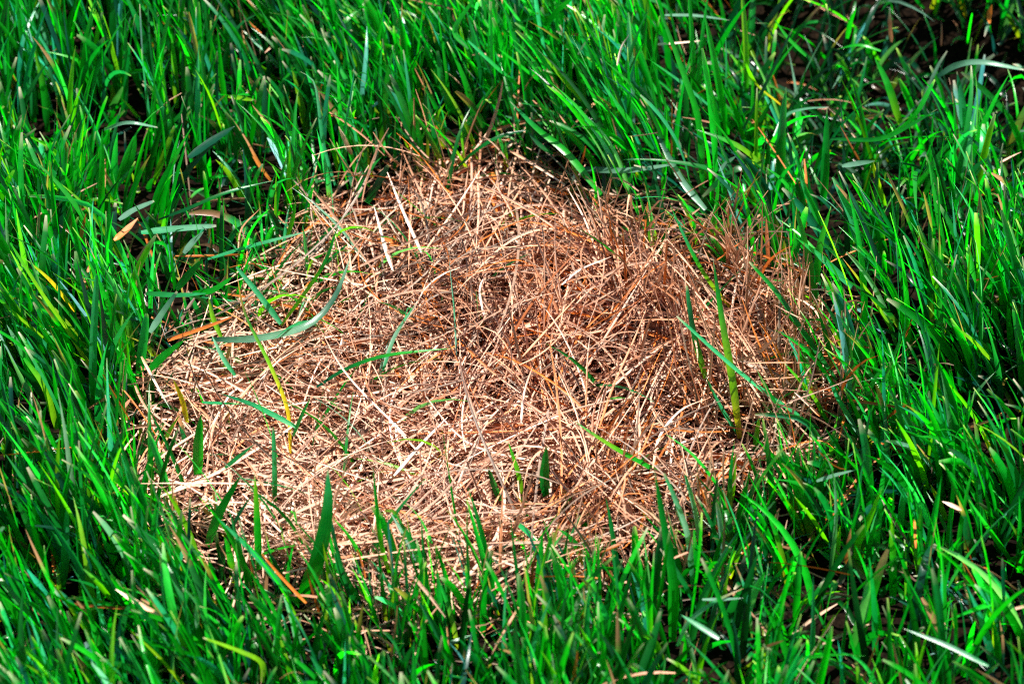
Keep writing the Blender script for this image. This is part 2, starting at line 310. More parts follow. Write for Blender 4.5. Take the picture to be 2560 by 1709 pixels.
 ('E', [(1180, 1270), (1200, 1080), (1260, 900)], (14, 30), 24, 'wws', S, 'whitish stem leaning right just below the patch centre'),
 ('E', [(0, 1060), (300, 985), (790, 985)], (18, 20), 18, 'ss', S, 'straight thin stem lying level across the left middle of the straw'),
 # ---- right side of the patch
 ('F', [(680, 1350), (635, 1000), (575, 650), (522, 290)], (3, 74), 50, 'Yyybg', G, 'tall bright green blade with lime foot standing alone in the right of the straw'),
 ('F', [(665, 1325), (560, 1150), (470, 970)], (3, 34), 34, 'jjj', G, 'shorter jade blade sharing its foot with the tall lime-footed blade'),
 ('F', [(480, 1000), (420, 780), (390, 620), (368, 455)], (14, 58), 42, 'ygdj', G, 'blade with broad grey-green blunt tip leaning left over the right straw'),
 ('F', [(1150, 1295), (900, 1130), (640, 930), (310, 635)], (6, 60), 34, 'gjjj', G, 'long jade blade running far left, crossing the tall lime-footed blade'),
 ('F', [(1250, 1010), (1080, 770), (900, 500), (735, 315)], (8, 56), 38, 'gggb', G, 'long dark green blade leaning left over the right rim of the straw'),
 ('F', [(1200, 1260), (1100, 1090), (945, 915)], (4, 40), 40, 'byb', G, 'lime-green blade leaning left at the right rim, below the level stems'),
 ('F', [(1030, 1340), (880, 1130), (778, 945)], (4, 44), 42, 'ggb', G, 'pointed green blade leaning left over the lower right straw'),
 ('F', [(770, 1440), (778, 1340), (792, 1230)], 'u', 32, 'gy', G, 'short upright green blade in the lower right straw'),
 ('F', [(1600, 760), (1480, 560), (1380, 420), (1285, 295)], (8, 52), 38, 'gyyo', G, 'lime blade with orange-brown tip right of the patch'),
 ('F', [(1340, 465), (1170, 300), (1005, 170)], (20, 50), 50, 'jjb', G, 'shiny jade blade leaning left at the upper right rim'),
 ('F', [(700, 910), (920, 906), (1140, 908)], (34, 34), 16, 'ss', S, 'thin stem lying dead level over the right of the straw'),
 ('F', [(820, 1003), (1010, 990), (1220, 968)], (30, 32), 16, 'ss', S, 'thin stem nearly level just below the dead level one'),
 ('F', [(830, 1060), (960, 1066), (1090, 1075)], (28, 28), 14, 'sk', S, 'lowest and shortest of the three level stems at right'),
 ('F', [(2150, 885), (2050, 780), (1930, 685)], (24, 50), 36, 'yyb', G, 'lime blade leaning left in the grass at the far right'),
 ('F', [(1130, 440), (1150, 230), (1215, -10)], (20, 60), 48, 'gg', G, 'dark green upright blade right of the upper right rim'),
 ('F', [(620, 580), (480, 400), (380, 220), (270, -20)], (8, 56), 30, 'Yybjb', G, 'thin lime blade leaning left over the upper right of the straw'),
 ('F', [(1150, 1220), (1080, 1150), (1000, 1080)], (24, 28), 28, 'ow', S, 'thick pinkish stem lying at the lower right rim'),
 ('F', [(1380, 1330), (1260, 1120), (1190, 980)], (8, 34), 44, 'pjj', G, 'broad silvery jade blade leaning left below the right rim'),
 ('F', [(2280, 880), (2265, 720), (2252, 560)], 'u', 34, 'b', G, 'straight bright blade standing near the right edge, mid height'),
 ('F', [(2230, 830), (2190, 670), (2155, 520)], 'u', 34, 'gb', G, 'bright blade left of the straight one near the right edge'),
 ('F', [(1990, 1080), (1960, 930), (1925, 790)], 'u', 36, 'gb', G, 'bright blade standing before dark grass at the far right'),
 ('F', [(850, 340), (840, 180), (835, 60)], (8, 40), 30, 'oss', X, 'pinkish dead spike upright at the upper right rim'),
 # ---- lower left
 ('G', [(1760, 1090), (1860, 850), (1920, 560), (1925, 300)], 'u', 84, 'bggj', G, 'very broad pointed dark green blade before the bright straw at lower left'),
 ('G', [(1215, 760), (1290, 560), (1415, 340)], 'u', 50, 'ggg', G, 'dark green blade leaning right before the bright straw at lower left'),
 ('G', [(1760, 1110), (1500, 810), (1275, 590)], (6, 60), 48, 'bjj', G, 'long jade blade leaning left across the lower left rim'),
 ('G', [(1520, 900), (1510, 600), (1495, 335)], 'u', 40, 'bby', G, 'bright upright blade with lime tip at the lower left rim'),
 ('G', [(935, 1160), (800, 1085), (680, 1010)], (44, 50), 34, 'sw', X, 'creamy dead leaf lying on the grass at lower left'),
 ('G', [(1540, 1560), (1535, 1440), (1400, 1370), (1195, 1295)], (20, 50), 42, 'yyyy', G, 'yellow-green blade bent over to the left at the bottom'),
 ('G', [(2290, 930), (2235, 720), (2190, 290)], 'u', 26, 'ybg', G, 'thin tall blade standing on the bright straw at bottom centre left'),
 ('G', [(370, 1010), (385, 760), (395, 490)], 'u', 44, 'gjj', G, 'upright jade blade in the lower left grass'),
 ('G', [(740, 970), (670, 830), (595, 695)], 'u', 48, 'bbj', G, 'broad blade with white cut tip in the lower left grass'),
 ('G', [(650, 1070), (570, 970), (485, 885)], (20, 52), 42, 'yyp', G, 'lime blade with white tip leaning left at lower left'),
 ('G', [(1615, 500), (1612, 300), (1605, 60)], 'u', 30, 'gjj', G, 'slim jade blade upright on the lower left straw'),
 ('G', [(2135, 840), (2050, 700), (1955, 590)], (8, 44), 40, 'bgb', G, 'green blade leaning left just right of the very broad pointed one'),
 ('G', [(110, 380), (60, 270), (10, 150)], 'u', 40, 'by', G, 'lime-tipped blade at the left edge low down'),
 ('G', [(1160, 1240), (1155, 1160), (1150, 1090)], (30, 46), 34, 'p', G, 'short silver blade in the lower left grass'),
 ('G', [(210, 900), (120, 720), (25, 510)], 'u', 38, 'bg', G, 'bright blade leaning left by the left edge, low'),
 ('G', [(2110, 1090), (2030, 960), (1960, 790)], 'u', 50, 'ggj', G, 'broad green blade leaning left near bottom centre'),
 # ---- bottom centre and right
 ('E', [(1330, 1700), (1318, 1560), (1330, 1395)], 'u', 54, 'gg', G, 'dark green spear-shaped blade standing at the middle of the lower rim'),
 ('E', [(1190, 1680), (1160, 1540), (1105, 1370)], 'u', 26, 'yb', G, 'thin bright blade left of the spear-shaped one'),
 ('E', [(2010, 1560), (1720, 1400), (1485, 1245)], (10, 46), 34, 'bbyj', G, 'lime blade slanting left across the lower right straw'),
 ('E', [(1060, 1720), (1020, 1620), (985, 1515)], 'u', 34, 'gd', G, 'short dark teal blade at the lower rim, left of centre'),
 ('H', [(285, 1320), (290, 1000), (250, 720), (178, 310)], (2, 84), 76, 'bbggg', G, 'tallest broad green blade rising over the lower right of the straw'),
 ('H', [(715, 1270), (735, 1100), (830, 905)], 'u', 54, 'dpb', G, 'broad curled blade with silvery face at lower right'),
 ('H', [(310, 1345), (390, 1190), (540, 1080), (700, 1005)], (30, 48, 6), 32, 'ppjs', G, 'pale thin blade bending right at the bottom, right of the tallest'),
 ('H', [(1330, 1370), (1410, 1120), (1445, 885)], 'u', 54, 'gpp', G, 'broad blade with pale grey face at lower right'),
 ('H', [(1210, 765), (1110, 600), (1000, 465)], (6, 48), 38, 'yyy', G, 'bright lime blade leaning left at the lower right rim'),
 ('H', [(905, 810), (820, 620), (700, 435)], (4, 54), 42, 'ggb', G, 'green blade leaning left onto the straw at lower right'),
 ('H', [(1050, 690), (940, 490), (820, 335)], (6, 50), 42, 'gbb', G, 'green blade leaning left beside a bright lime one'),
 ('H', [(1205, 960), (1245, 600), (1225, 320), (1170, 215)], (4, 74), 28, 'dppp', G, 'tall thin grey blade upright at lower right'),
 ('H', [(1235, 910), (1250, 780), (1270, 635)], 'u', 36, 'yy', G, 'short upright lime blade right of the tall thin grey one'),
 ('H', [(1385, 910), (1370, 760), (1440, 600), (1515, 415)], 'u', 38, 'yyyy', G, 'lime blade kinked to the right at lower right'),
 ('H', [(1580, 1110), (1580, 850), (1572, 590)], 'u', 42, 'bby', G, 'bright green upright blade at lower right'),
 ('H', [(1610, 760), (1625, 600), (1645, 415)], 'u', 42, 'gj', G, 'jade-topped upright blade behind the bright upright one'),
 ('H', [(1300, 860), (1315, 760), (1332, 655)], (20, 44), 30, 'os', X, 'narrow orange-brown dead leaf upright at lower right'),
 ('H', [(620, 945), (660, 830), (705, 700)], 'u', 30, 'Yyj', G, 'small yellow-footed blade leaning right at the lower right rim'),
 ('H', [(455, 790), (420, 560), (360, 340)], 'u', 30, 'ppj', G, 'slim silvery blade leaning left right of the tallest broad one'),
 ('H', [(405, 1000), (375, 700), (300, 480), (235, 330)], 'u', 34, 'jpj', G, 'long silvery blade just right of the tallest broad one'),
 ('H', [(1005, 1220), (1020, 1000), (1038, 790)], 'u', 40, 'bgj', G, 'upright green blade between the curled blade and the pale grey one'),
 ('H', [(2140, 1460), (1900, 1340), (1640, 1240)], (40, 50), 34, 'jpp', G, 'long pale blade lying slanted in the bottom right grass'),
 ('H', [(1130, 375), (1240, 340), (1365, 308)], (34, 38), 26, 'p', G, 'pale blade lying nearly level over the right grass'),
 ('H', [(1985, 545), (1930, 520), (1870, 495)], (44, 48), 34, 'sw', X, 'creamy dead scrap on the grass at far right, low'),
 ('H', [(2270, 840), (2130, 640), (2025, 485)], (6, 56), 46, 'gbj', G, 'broad blade with shiny jade tip leaning left at the lower right edge'),
 ('H', [(1895, 610), (1850, 500), (1800, 395)], 'u', 30, 'yY', G, 'yellow blade beside the creamy dead scrap'),
 ('H', [(2220, 390), (2170, 240), (2105, 80)], 'u', 26, 'YY', G, 'thin yellow blade leaning left near the right edge'),
 ('H', [(1785, 430), (1700, 190), (1595, 10)], (6, 66), 56, 'yyyb', G, 'wide yellow-green blade leaning left in the right-hand grass'),
 ('H', [(632, 490), (640, 350), (655, 210)], 'u', 34, 'yy', G, 'short bright lime blade upright in the lower right straw'),
 ('H', [(515, 760), (530, 550), (552, 330)], 'u', 30, 'dd', G, 'slim dark teal blade upright at the lower right rim'),
 ('H', [(560, 1300), (450, 1230), (335, 1160)], (36, 44), 44, 'pj', G, 'pale broad blade lying under the pale thin bent one'),
 ('H', [(460, 1070), (580, 1068), (700, 1062)], (36, 36), 24, 'p', G, 'pale stubby blade lying level at the bottom right of centre'),
 ('H', [(1360, 910), (1240, 780), (1180, 690)], (8, 20), 20, 'k', S, 'thin dark stem in the gap at lower right'),
]
hero_pts = []
def catmull(Q, n):
    Q = np.asarray(Q, float)
    if len(Q) == 2: Q = np.array([Q[0], (Q[0] + Q[1]) / 2, Q[1]])
    E = np.vstack([2 * Q[0] - Q[1], Q, 2 * Q[-1] - Q[-2]])
    seg = np.linalg.norm(np.diff(Q, axis=0), axis=1); cum = np.concatenate([[0], np.cumsum(seg)]) / seg.sum()
    out = []
    for t in np.linspace(0, 1, n):
        i = min(np.searchsorted(cum, t, side='right') - 1, len(Q) - 2); u = (t - cum[i]) / (cum[i + 1] - cum[i])
        a, b, c, d = E[i:i + 4]
        out.append(.5 * (2 * b + (c - a) * u + (2 * a - 5 * b + 4 * c - d) * u * u + (3 * b - 3 * c + d - a) * u ** 3))
    return np.array(out)
hr = np.random.default_rng(77)
for crop, pts, mode, wid, cols, name, label in HEROES:
    ox, oy = ORG[crop]
    Q = np.array([(ox + a * SC, oy + b * SC) for a, b in pts], float)
    K = 15
    q = catmull(Q, K); t = np.linspace(0, 1, K)
    if mode == 'u':
        up = max(Q[0, 1] - Q[-1, 1], 60)
        z1 = min(.072, max(.022, up / FPX * DIST / CP * .86)); z = .002 + (z1 - .002) * t ** .85
    else:
        z = (mode[0] + (mode[1] - mode[0]) * t + (mode[2] * np.sin(t * math.pi) if len(mode) > 2 else 0)) / 1000
    P = place(q[:, 0], q[:, 1], z)
    hero_pts.append((q, look(P)[2], wid * SC / 2))
    vd = P - CAM; vd /= np.linalg.norm(vd, axis=1, keepdims=True)
    T = np.gradient(P, axis=0); T /= np.linalg.norm(T, axis=1, keepdims=True)
    side = np.cross(T, vd); side /= np.linalg.norm(side, axis=1, keepdims=True)
    if mode != 'u':                    # lying blades show their flat face to the sky
        flat = np.cross(T, [0, 0, 1.0]); flat /= np.linalg.norm(flat, axis=1, keepdims=True) + 1e-9
        flat *= np.sign((flat * side).sum(1, keepdims=True)); side = side * .35 + flat * .65; side /= np.linalg.norm(side, axis=1, keepdims=True)
    up_ = np.cross(side, T)
    a0, a1 = hr.uniform(-.6, .6), hr.uniform(-.5, .5)
    if mode != 'u': a0 *= .4
    ang = a0 + a1 * (t - .5)
    side = side * np.cos(ang)[:, None] + up_ * np.sin(ang)[:, None]
    straw = name in ('straw_stem', 'dead_leaf')
    hw = wid * SC / 2 / FPX * look(P)[2] / np.cos(ang) * (.6 if name == 'straw_stem' else .9 if mode != 'u' else 1.08)
    if name == 'straw_stem': prof = np.interp(t, [0, .1, .7, 1], [.5, 1, .75, .12])
    elif name == 'dead_leaf': prof = np.interp(t, [0, .15, .6, 1], [.35, .9, 1, .15])
    elif hr.random() < .25: prof = np.interp(t, [0, .2, .75, .97, 1], [.6, 1, .8, .5, .3])
    else: prof = np.interp(t, [0, .2, .5, .8, 1], [.6, 1, .95, .6, .03])
    cc = [COL[c] for c in cols]
    cm = np.stack([np.interp(t, np.linspace(0, 1, len(cc)) if len(cc) > 1 else [0], [c[k] for c in cc]) for k in range(3)], 1)
    cm = cm * hr.uniform(.95, 1.35)
    if not straw and hr.random() < .6: cm[-1] = cm[-1] * .3 + np.array([.6, .48, .38]) * .7
    base = P[0].copy(); base[2] = min(base[2], .002)
    V, F, cl, ac = ribbons((P - base)[None], (hw * prof)[None], side[None], np.array([hr.uniform(.25, .6) if not straw else .8]), cm[None])
    o = link(name, mesh_from(name, V, F, cl, ac, M_STRAW if straw else M_GREEN), label=label,
             category={'straw_stem': 'straw stem', 'dead_leaf': 'dead leaf'}.get(name, 'grass blade'),
             group={'straw_stem': 'dry straw stems', 'dead_leaf': 'dead leaves in the grass'}.get(name, 'green grass blades'))
    o.location = base
# depth map of the traced blades: the mass is kept from growing straight in front of them
GW = 6; hd = np.full((1709 // GW + 2, 2560 // GW + 2), np.inf)
hd[:] = 0
for q, dep, hw in hero_pts:
    qi = np.stack([np.interp(np.linspace(0, 1, 160), np.linspace(0, 1, len(q)), q[:, k]) for k in (0, 1)], 1)
    di = np.interp(np.linspace(0, 1, 160), np.linspace(0, 1, len(q)), dep)
    for (u, v), d in zip(qi, di):
        i, j = int(v // GW), int(u // GW)
        r = 1 if hw > 7 else 0
        if 1 <= i < hd.shape[0] - 1 and 1 <= j < hd.shape[1] - 1:
            sl = hd[i - r:i + r + 1, j - r:j + r + 1]; np.maximum(sl, d, out=sl)
def clear_of_heroes(P, keep):
    m = 8; K = P.shape[1]; tt = np.linspace(0, K - 1.001, (K - 1) * m); a = tt.astype(int); fr = (tt - a)[None, :, None]
    u, v, d = look(P[:, a] * (1 - fr) + P[:, a + 1] * fr)
    i = np.clip((v // GW).astype(int), 0, hd.shape[0] - 1); j = np.clip((u // GW).astype(int), 0, hd.shape[1] - 1)
    inside = (u > 0) & (u < 2560) & (v > 0) & (v < 1709)
    hit = (inside & (hd[i, j] > d + .0005)).sum(1)
    return ~((hit >= 1) & (rng.random(len(P)) > keep))

# ------------------------------------------------------------------ lawn
# lean of the blades: (photo x, photo y, sideways, away, mess, length, density)
FIELD = [(150, 150, -.10, .25, .35, 1.0, 1), (400, 100, 0, .2, .4, 1.0, 1), (300, 450, .20, .2, .5, 1.0, 1), (800, 150, -.45, .25, .4, 1, 1), (650, 380, -.1, .1, .6, .85, .9),
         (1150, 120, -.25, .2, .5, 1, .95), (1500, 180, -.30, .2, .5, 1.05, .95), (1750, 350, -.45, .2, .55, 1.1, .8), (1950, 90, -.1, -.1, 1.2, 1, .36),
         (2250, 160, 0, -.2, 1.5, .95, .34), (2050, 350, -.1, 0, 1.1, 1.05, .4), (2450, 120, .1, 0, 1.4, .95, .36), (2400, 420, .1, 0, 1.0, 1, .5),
         (2450, 750, -.10, .15, .4, 1, 1), (2200, 760, -.50, .3, .4, 1.05, .9), (2400, 1050, -.35, .2, .45, 1, 1), (2200, 1150, -.36, .15, .5, .92, 1),
         (2400, 1400, -.34, .1, .5, .95, 1), (2050, 1400, -.15, .1, .7, .95, 1), (1900, 1600, .10, .1, .7, .9, 1.1), (1500, 1620, -.02, .12, .5, .9, 1.1),
         (1000, 1600, -.15, .15, .45, .92, 1.1), (600, 1500, -.28, .15, .4, .92, 1), (200, 1600, -.25, .1, .45, .95, 1), (200, 1250, -.20, .15, .4, .95, 1),
         (350, 1100, -.08, .15, .5, .9, 1.1), (150, 900, -.30, .2, .45, 1, 1), (200, 700, -.1, .1, .6, 1, 1)]
fp = place([f[0] for f in FIELD], [f[1] for f in FIELD], 0)[:, :2]; fv = np.array([f[2:] for f in FIELD])
def field(x, y):
    wgt = 1 / ((x[:, None] - fp[:, 0]) ** 2 + (y[:, None] - fp[:, 1]) ** 2 + 4e-4) ** 1.6
    return (wgt @ fv) / wgt.sum(1)[:, None]

X0, X1, Y0, Y1 = -.52, .52, -.50, .66
def tillers(n, dens_pow=1.0):
    x = rng.uniform(X0, X1, n); y = rng.uniform(Y0, Y1, n)
    far = np.maximum(np.abs(x) / (.27 + .04 * y), np.maximum(-y / .24, y / .36))
    keep = rng.random(n) < np.where(far > 1.12, .22, 1)
    s = sdist(x, y)
    u_, v_, _ = look(np.stack([x, y, 0 * x], -1)); near = (v_ > 1120) | (u_ < 620)
    keep &= (s > np.where(near, -.034, -.012)) & ((s > -.010) | (rng.random(n) < .5))
    f = field(x, y)
    keep &= rng.random(n) < f[:, 4] * np.clip(.62 + .75 * vnoise(x, y, .028, 31) + .25 * vnoise(x, y, .012, 32), .28, 1)
    keep &= rng.random(n) < np.clip(.62 + s / .018, np.where(near, .30, 0.0), 1)
    return x[keep], y[keep], f[keep], s[keep]

def lawn_layer(n_t, per, Lr, Wr, K, spread, kinkp, palette, pw, z_lift=0.0, lowlean=0.0, keep=.12, tipdry=.5):
    x, y, f, s = tillers(n_t)
    n = rng.integers(per[0], per[1] + 1, len(x))
    rep = np.repeat(np.arange(len(x)), n)
    til_az = rng.uniform(0, 2 * math.pi, len(x))
    x, y, f, s, ta = x[rep], y[rep], f[rep], s[rep], til_az[rep]
    B = len(x)
    x = x + rng.normal(0, .0016, B); y = y + rng.normal(0, .0016, B)
    mess = f[:, 2]
    lx = f[:, 0] + rng.normal(0, .34, B) * (mess + .15) + spread * np.cos(ta + rng.normal(0, 1.2, B))
    ly = f[:, 1] + rng.normal(0, .34, B) * (mess + .15) + spread * np.sin(ta + rng.normal(0, 1.2, B))
    if lowlean: lx *= lowlean; ly *= lowlean
    az = np.arctan2(ly, lx); lean = np.hypot(lx, ly)
    L = rng.uniform(*Lr, B) * f[:, 3] * (.86 + .2 * vnoise(x, y, .05, 44)) * np.clip(.74 + s / .05, .42, 1)
    th0 = np.arctan(lean * .45) ; th1 = np.clip(np.arctan(lean * 1.0) + rng.gamma(1.6, .16, B) + .35 * (mess > .8) * rng.random(B), 0, 1.75)
    kinked = rng.random(B) < kinkp * (1 + 2 * (mess > .8))
    kink = (rng.uniform(.35, .75, B), np.where(kinked, rng.uniform(.6, 1.5, B), 0))
    tw = (rng.uniform(-1.5, 1.5, B), rng.normal(0, .9, B))
    P, S, t = grow(x, y, ground_z(x, y) - .001 + z_lift, L, th0, th1, az, K, tw, kink, azdrift=rng.normal(0, .35, B))
    P[..., 2] = np.maximum(P[..., 2], ground_z(x, y)[:, None] + .003)
    W = rng.uniform(*Wr, B)[:, None] / 2 * np.ones_like(t)
    cut = rng.random(B) < tipdry * .6
    pa = np.interp(t[0], [0, .2, .6, .88, .99, 1], [.6, 1, .92, .72, .55, .3]); pb_ = np.interp(t[0], [0, .15, .45, .8, 1], [.6, 1, .92, .5, .03])
    W = W * np.where(cut[:, None], pa, pb_)
    pal = np.array([COL[c] for c in palette]); ci = rng.choice(len(palette), B, p=np.array(pw) / sum(pw))
    base = pal[ci] * np.exp(rng.normal(0, .38, (B, 1))) * np.exp(.25 * vnoise(x, y, .06, 61))[:, None]
    base[:, 0] *= rng.uniform(.4, 1.3, B); base[:, 2] *= rng.uniform(.6, 1.7, B)
    hollow_shade = (rng.random(B) < np.clip((mess - .75) * 1.2, 0, .6))[:, None]     # bluish blades of the hollow, its deep shade painted into their tint
    base = np.where(hollow_shade, np.where(rng.random((B, 1)) < .35, COL['p'], COL['d']) * rng.uniform(.5, 1.1, (B, 1)), base)
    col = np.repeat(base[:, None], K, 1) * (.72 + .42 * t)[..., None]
    # yellowed or straw-coloured lower parts on some, dry cut tips on others
    yl = rng.random(B) < .10 + .35 * np.exp(-s / .012)
    mixb = (np.clip(1 - t * rng.uniform(1.5, 4, (B, 1)), 0, 1) * yl[:, None])[..., None]
    col = col * (1 - mixb) + COL['Y'] * .8 * mixb
    tl = np.where(cut, rng.uniform(.004, .022, B), 0); brown = rng.random(B) < .04 + .10 * np.exp(-s / .012); tl = np.where(brown, rng.uniform(.08, .35, B), tl)
    mt = (np.clip((t - (1 - tl[:, None] * 1.2)) / .02, 0, 1) * (tl > 0)[:, None])[..., None]
    tipc = np.where(brown[:, None], COL['s'] * .8, np.array([.62, .5, .40]))[:, None] * rng.uniform(.6, 1.2, (B, 1, 1))
    col = col * (1 - mt) + tipc * mt
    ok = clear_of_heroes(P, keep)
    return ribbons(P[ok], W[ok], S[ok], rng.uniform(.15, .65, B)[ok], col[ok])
def join(parts):
    Vs, Fs, Cs, As = [], [], [], []; off = 0
    for V, F, c, a in parts:
        Vs.append(V); Fs.append(F + off); Cs.append(c); As.append(a); off += len(V)
    return np.concatenate(Vs), np.concatenate(Fs), np.concatenate(Cs), np.concatenate(As)

# ground
gn = 240
gx = np.concatenate([[-60, -6, -1.5], np.linspace(-.8, .8, gn), [1.5, 6, 60]])
gy = np.concatenate([[-60, -6, -1.5], np.linspace(-.8, .9, gn), [1.5, 6, 60]])
GX, GY = np.meshgrid(gx, gy)
GZ = ground_z(GX, GY) + np.where(np.hypot(GX, GY) < 1.1, .0022 * vnoise(GX, GY, .009, 71) + .0012 * vnoise(GX, GY, .006, 72), 0)
n1 = len(gx); idx = np.arange(n1 * n1).reshape(n1, n1)
F = np.stack([idx[:-1, :-1], idx[:-1, 1:], idx[1:, 1:], idx[1:, :-1]], -1).reshape(-1, 4)
V = np.stack([GX, GY, GZ], -1).reshape(-1, 3)
link('ground', mesh_from('ground', V, F, np.ones((len(V), 3)), np.zeros(len(V)), mat_soil()), kind='structure', label='dark moist soil under the lawn')

lawn = join([
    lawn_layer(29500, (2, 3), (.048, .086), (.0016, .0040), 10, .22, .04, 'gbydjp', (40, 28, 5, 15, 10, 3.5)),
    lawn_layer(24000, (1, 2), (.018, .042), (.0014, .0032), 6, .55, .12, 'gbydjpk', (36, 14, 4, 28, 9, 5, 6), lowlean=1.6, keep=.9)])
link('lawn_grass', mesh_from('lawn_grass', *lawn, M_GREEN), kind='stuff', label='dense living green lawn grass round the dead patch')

# ------------------------------------------------------------------ dead grass
def scatter_patch(n, lo=-1, hi=.006):
    x = rng.uniform(PP[:, 0].min() - .02, PP[:, 0].max() + .02, n); y = rng.uniform(PP[:, 1].min() - .02, PP[:, 1].max() + .02, n)
    s = sdist(x, y); k = (s > lo) & (s < hi); return x[k], y[k], s[k]
def holes(x, y):                       # thin spots where the mat opens to the dark floor
    u, v, _ = look(np.stack([x, y, 0 * x], -1))
    return np.clip(.80 + 1.05 * vnoise(x, y, .021, 131) + .35 * vnoise(x, y, .009, 132) - .22 * np.exp(-((u - 1350) / 380) ** 2 - ((v - 980) / 200) ** 2) - .62 * np.exp(-((u - 680) / 220) ** 2 - ((v - 650) / 130) ** 2), .10, 1)
def region_tint(col, x, y):            # rust-brown straw in the middle and right; strong sunlight painted in at near left
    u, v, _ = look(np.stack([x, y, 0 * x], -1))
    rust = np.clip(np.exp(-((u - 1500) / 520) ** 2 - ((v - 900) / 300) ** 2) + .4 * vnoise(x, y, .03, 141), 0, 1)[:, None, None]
    sunlit = np.clip((1500 - u) / 900, 0, 1) * np.clip((v - 850) / 350, 0, 1); sunlit = sunlit[:, None, None]
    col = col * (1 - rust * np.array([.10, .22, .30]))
    return np.clip(col * (1 - .45 * sunlit) + .45 * sunlit * np.array([.96, .62, .47]) * (.35 + col.mean(2, keepdims=True) * 1.9), 0, .88)
def straw_col(B, K, bright=1.0, orange=.12, pale=0.0):
    ci = rng.random(B)
    a = COL['s'][None] * rng.uniform(.55, 1.25, (B, 1)); wv = np.clip(rng.random((B, 1)) ** 1.6 + pale, 0, 1)
    a = a * (1 - wv * .75) + COL['w'] * wv * .75
    org = ci < orange; a[org] = COL['o'] * rng.uniform(.6, 1.5, (org.sum(), 1))
    gr = ci > .86; a[gr] = np.array([.26, .19, .145]) * rng.uniform(.6, 1.2, (gr.sum(), 1))
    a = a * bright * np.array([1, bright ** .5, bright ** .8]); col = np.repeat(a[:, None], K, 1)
    g = rng.uniform(-.5, .35, (B, 1)); col = col * (1 + g * (np.linspace(0, 1, K)[None] - .5))[..., None]
    return np.clip(col, 0, .85)
def lying(n, K, Lr, Wr, zr, pitch, bend, orange, keep=.08, hi=.006, bright=1.0, zp=1.5, flow=.45, pale=0.0):
    x, y, s = scatter_patch(n, hi=hi); B = len(x)
    bias = rng.random(B) < flow
    az = np.where(bias, vnoise(x, y, .06 if flow < .6 else .085, 91) * 3.6 + rng.normal(0, .35, B), rng.uniform(0, 2 * math.pi, B))
    L = rng.uniform(*Lr, B)
    th0 = math.pi / 2 - rng.normal(0, pitch, B); th1 = th0 + rng.normal(.15, bend, B)
    z0 = ground_z(x, y) + zr[0] + (zr[1] - zr[0]) * rng.random(B) ** zp
    P, S, t = grow(x - L / 2 * np.cos(az), y - L / 2 * np.sin(az), z0, L, th0, th1, az, K,
                   (rng.normal(0, .7, B), rng.normal(0, .8, B)),
                   (rng.uniform(.3, .7, B), np.where(rng.random(B) < .12, rng.uniform(-.9, .9, B), 0)), 1.0, rng.normal(0, .75, B) + np.where(rng.random(B) < .2, rng.normal(0, 1.5, B), 0))
    P[..., 2] = np.maximum(P[..., 2], .002 + (ground_z(x, y) + .002)[:, None] * .8)
    W = (rng.uniform(*Wr, B) / 2)[:, None] * np.interp(t[0], [0, .1, .7, 1], [.7, 1, .85, .35])
    # stay over the dead patch
    mid = P[:, [0, K // 2, -1]]; o = sdist(mid[..., 0], mid[..., 1]).max(1) < rng.gamma(1.6, .008, B) + max(hi - .006, 0)
    ok = clear_of_heroes(P, keep) & o & (rng.random(B) < holes(P[:, K // 2, 0], P[:, K // 2, 1]))
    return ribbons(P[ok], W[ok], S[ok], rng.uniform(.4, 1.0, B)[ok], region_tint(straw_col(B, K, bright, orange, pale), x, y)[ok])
def tufts(n, per, K, Lr, Wr, th0r, th1r, orange, region=None, keep=.08, hi=.006, bright=1.0, fan=1.1):
    x, y, s = scatter_patch(n, hi=hi)
    if region is not None:
        u, v, _ = look(np.stack([x, y, 0 * x], -1)); k = rng.random(len(x)) < region(u, v); x, y, s = x[k], y[k], s[k]
    m = rng.integers(per[0], per[1] + 1, len(x)); rep = np.repeat(np.arange(len(x)), m); ta = rng.uniform(0, 6.28, len(x))[rep]
    x, y = x[rep], y[rep]; B = len(x); x = x + rng.normal(0, .002, B); y = y + rng.normal(0, .002, B)
    az = ta + rng.normal(0, fan, B); L = rng.uniform(*Lr, B)
    P, S, t = grow(x, y, ground_z(x, y), L, rng.uniform(*th0r, B), rng.uniform(*th1r, B), az, K,
                   (rng.uniform(-1.2, 1.2, B), rng.normal(0, .8, B)),
                   (rng.uniform(.3, .8, B), np.where(rng.random(B) < .12, rng.uniform(.4, 1.3, B), 0)), rng.uniform(.6, 1.2), rng.normal(0, .5, B))
    P[..., 2] = np.maximum(P[..., 2], ground_z(x, y)[:, None] + rng.uniform(.001, .012, B)[:, None])
    W = (rng.uniform(*Wr, B) / 2)[:, None] * np.interp(t[0], [0, .15, .7, 1], [.9, 1, .8, .25])
    ok = clear_of_heroes(P, keep) & (sdist(P[:, -1, 0], P[:, -1, 1]) < rng.gamma(1.6, .009, B))
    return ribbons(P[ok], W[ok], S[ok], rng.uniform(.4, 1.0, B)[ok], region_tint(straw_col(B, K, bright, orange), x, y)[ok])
right_side = lambda u, v: np.clip((u - 1350) / 500, 0, 1) * .9 + np.clip((620 - v) / 200, 0, 1) * .5 + .05
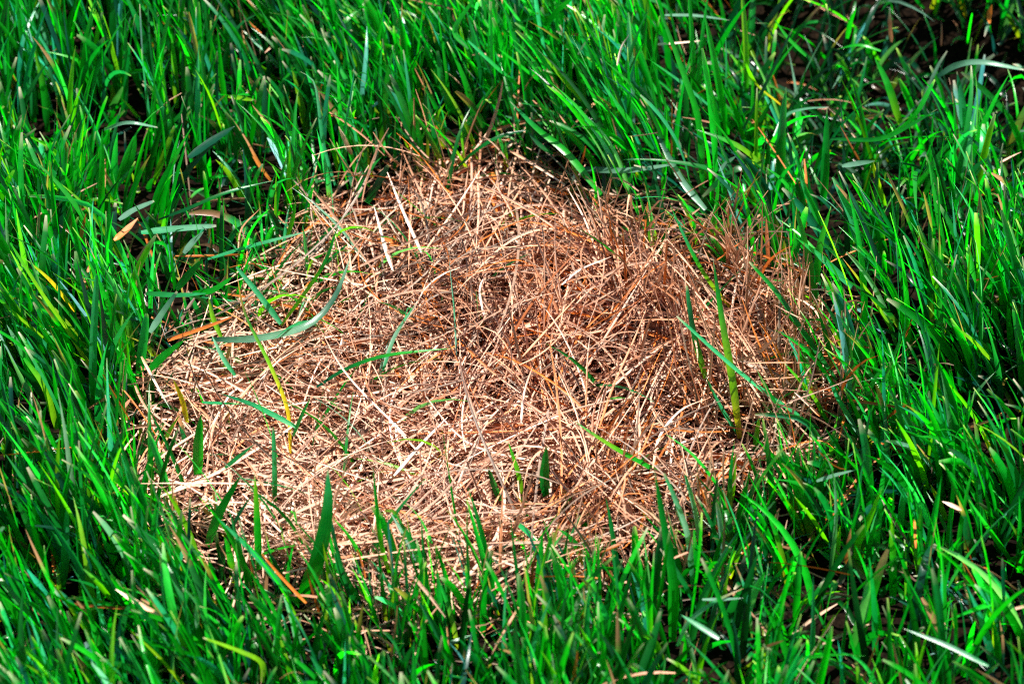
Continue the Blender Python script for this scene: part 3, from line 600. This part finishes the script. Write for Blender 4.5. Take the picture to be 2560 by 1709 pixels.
dead = join([
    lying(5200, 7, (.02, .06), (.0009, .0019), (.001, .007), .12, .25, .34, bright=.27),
    lying(2300, 10, (.035, .09), (.0006, .0012), (.004, .018), .17, .3, .10),
    lying(3600, 14, (.06, .14), (.0007, .0014), (.006, .023), .12, .28, .07, flow=.72, pale=.12),
    tufts(620, (3, 7), 12, (.035, .095), (.0006, .0013), (.4, 1.1), (1.3, 1.9), .12),
    tufts(800, (4, 8), 10, (.034, .07), (.0008, .0015), (0, .4), (.1, 1.0), .10, right_side, fan=.5),
    lying(2400, 9, (.03, .08), (.0007, .0013), (.003, .016), .2, .35, .15, hi=.026, bright=.8),
    lying(380, 7, (.015, .04), (.0018, .0034), (.006, .016), .2, .3, .55, bright=.9),
])
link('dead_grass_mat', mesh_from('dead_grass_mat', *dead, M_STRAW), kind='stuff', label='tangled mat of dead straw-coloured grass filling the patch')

# dry thatch scattered between the living blades
def thatch(n):
    x = rng.uniform(X0, X1, n); y = rng.uniform(Y0, Y1, n); s = sdist(x, y); k = s > -.005; x, y, s = x[k], y[k], s[k]
    k = rng.random(len(x)) < np.clip(1.2 - s / .05, .36, 1) * np.where(np.hypot(x - HOL[0], y - HOL[1]) < .1, .4, 1); x, y = x[k], y[k]
    B = len(x); K = 6; az = rng.uniform(0, 6.28, B); L = rng.uniform(.010, .045, B); up = rng.random(B) < .45
    th0 = np.where(up, rng.uniform(.1, .7, B), rng.uniform(1.2, 1.8, B)); th1 = th0 + rng.normal(.2, .3, B)
    P, S, t = grow(x, y, ground_z(x, y) + np.where(up, rng.uniform(0, .02, B), rng.uniform(.002, .036, B)), L, th0, th1, az, K, (rng.uniform(-1.5, 1.5, B), rng.normal(0, .8, B)))
    P[..., 2] = np.maximum(P[..., 2], ground_z(x, y)[:, None] + .001)
    W = (rng.uniform(.0007, .0018, B) / 2)[:, None] * np.interp(t[0], [0, .1, .7, 1], [.7, 1, .85, .3])
    ok = clear_of_heroes(P, .3)
    return ribbons(P[ok], W[ok], S[ok], rng.uniform(.4, 1, B)[ok], straw_col(B, K, .8, .25)[ok])
link('thatch', mesh_from('thatch', *thatch(7000), M_STRAW), kind='stuff', label='dry brown thatch lying between the green blades')

# a few living seedlings low in the dead mat
def seedlings(n):
    x, y, s = scatter_patch(n, hi=-.004); 
    k = rng.random(len(x)) < np.clip(.55 + vnoise(x, y, .05, 15) * .7, 0.05, 1); x, y = x[k], y[k]
    u, v, _ = look(np.stack([x, y, 0 * x], -1)); k = rng.random(len(x)) < .022 + .62 * np.exp(-((u - 680) / 210) ** 2 - ((v - 650) / 160) ** 2) + .03 * (u < 1000); x, y = x[k], y[k]
    B = len(x); K = 7; az = rng.uniform(0, 6.28, B)
    P, S, t = grow(x, y, ground_z(x, y), rng.uniform(.030, .064, B), rng.uniform(.1, 1.0, B), rng.uniform(.7, 1.7, B), az, K, (rng.uniform(-1.5, 1.5, B), rng.normal(0, .8, B)))
    W = (rng.uniform(.0010, .0024, B) / 2)[:, None] * np.interp(t[0], [0, .2, .6, 1], [.6, 1, .8, .1])
    pal = np.array([COL[c] for c in 'gjybp']); base = pal[rng.choice(5, B, p=[.35, .3, .15, .15, .05])] * rng.uniform(.7, 1.3, (B, 1))
    ok = clear_of_heroes(P, .8)
    return ribbons(P[ok], W[ok], S[ok], rng.uniform(.2, .6, B)[ok], np.repeat(base[:, None], K, 1)[ok])
link('young_grass', mesh_from('young_grass', *seedlings(7000), M_GREEN), kind='stuff', label='short new green shoots coming through the dead mat')
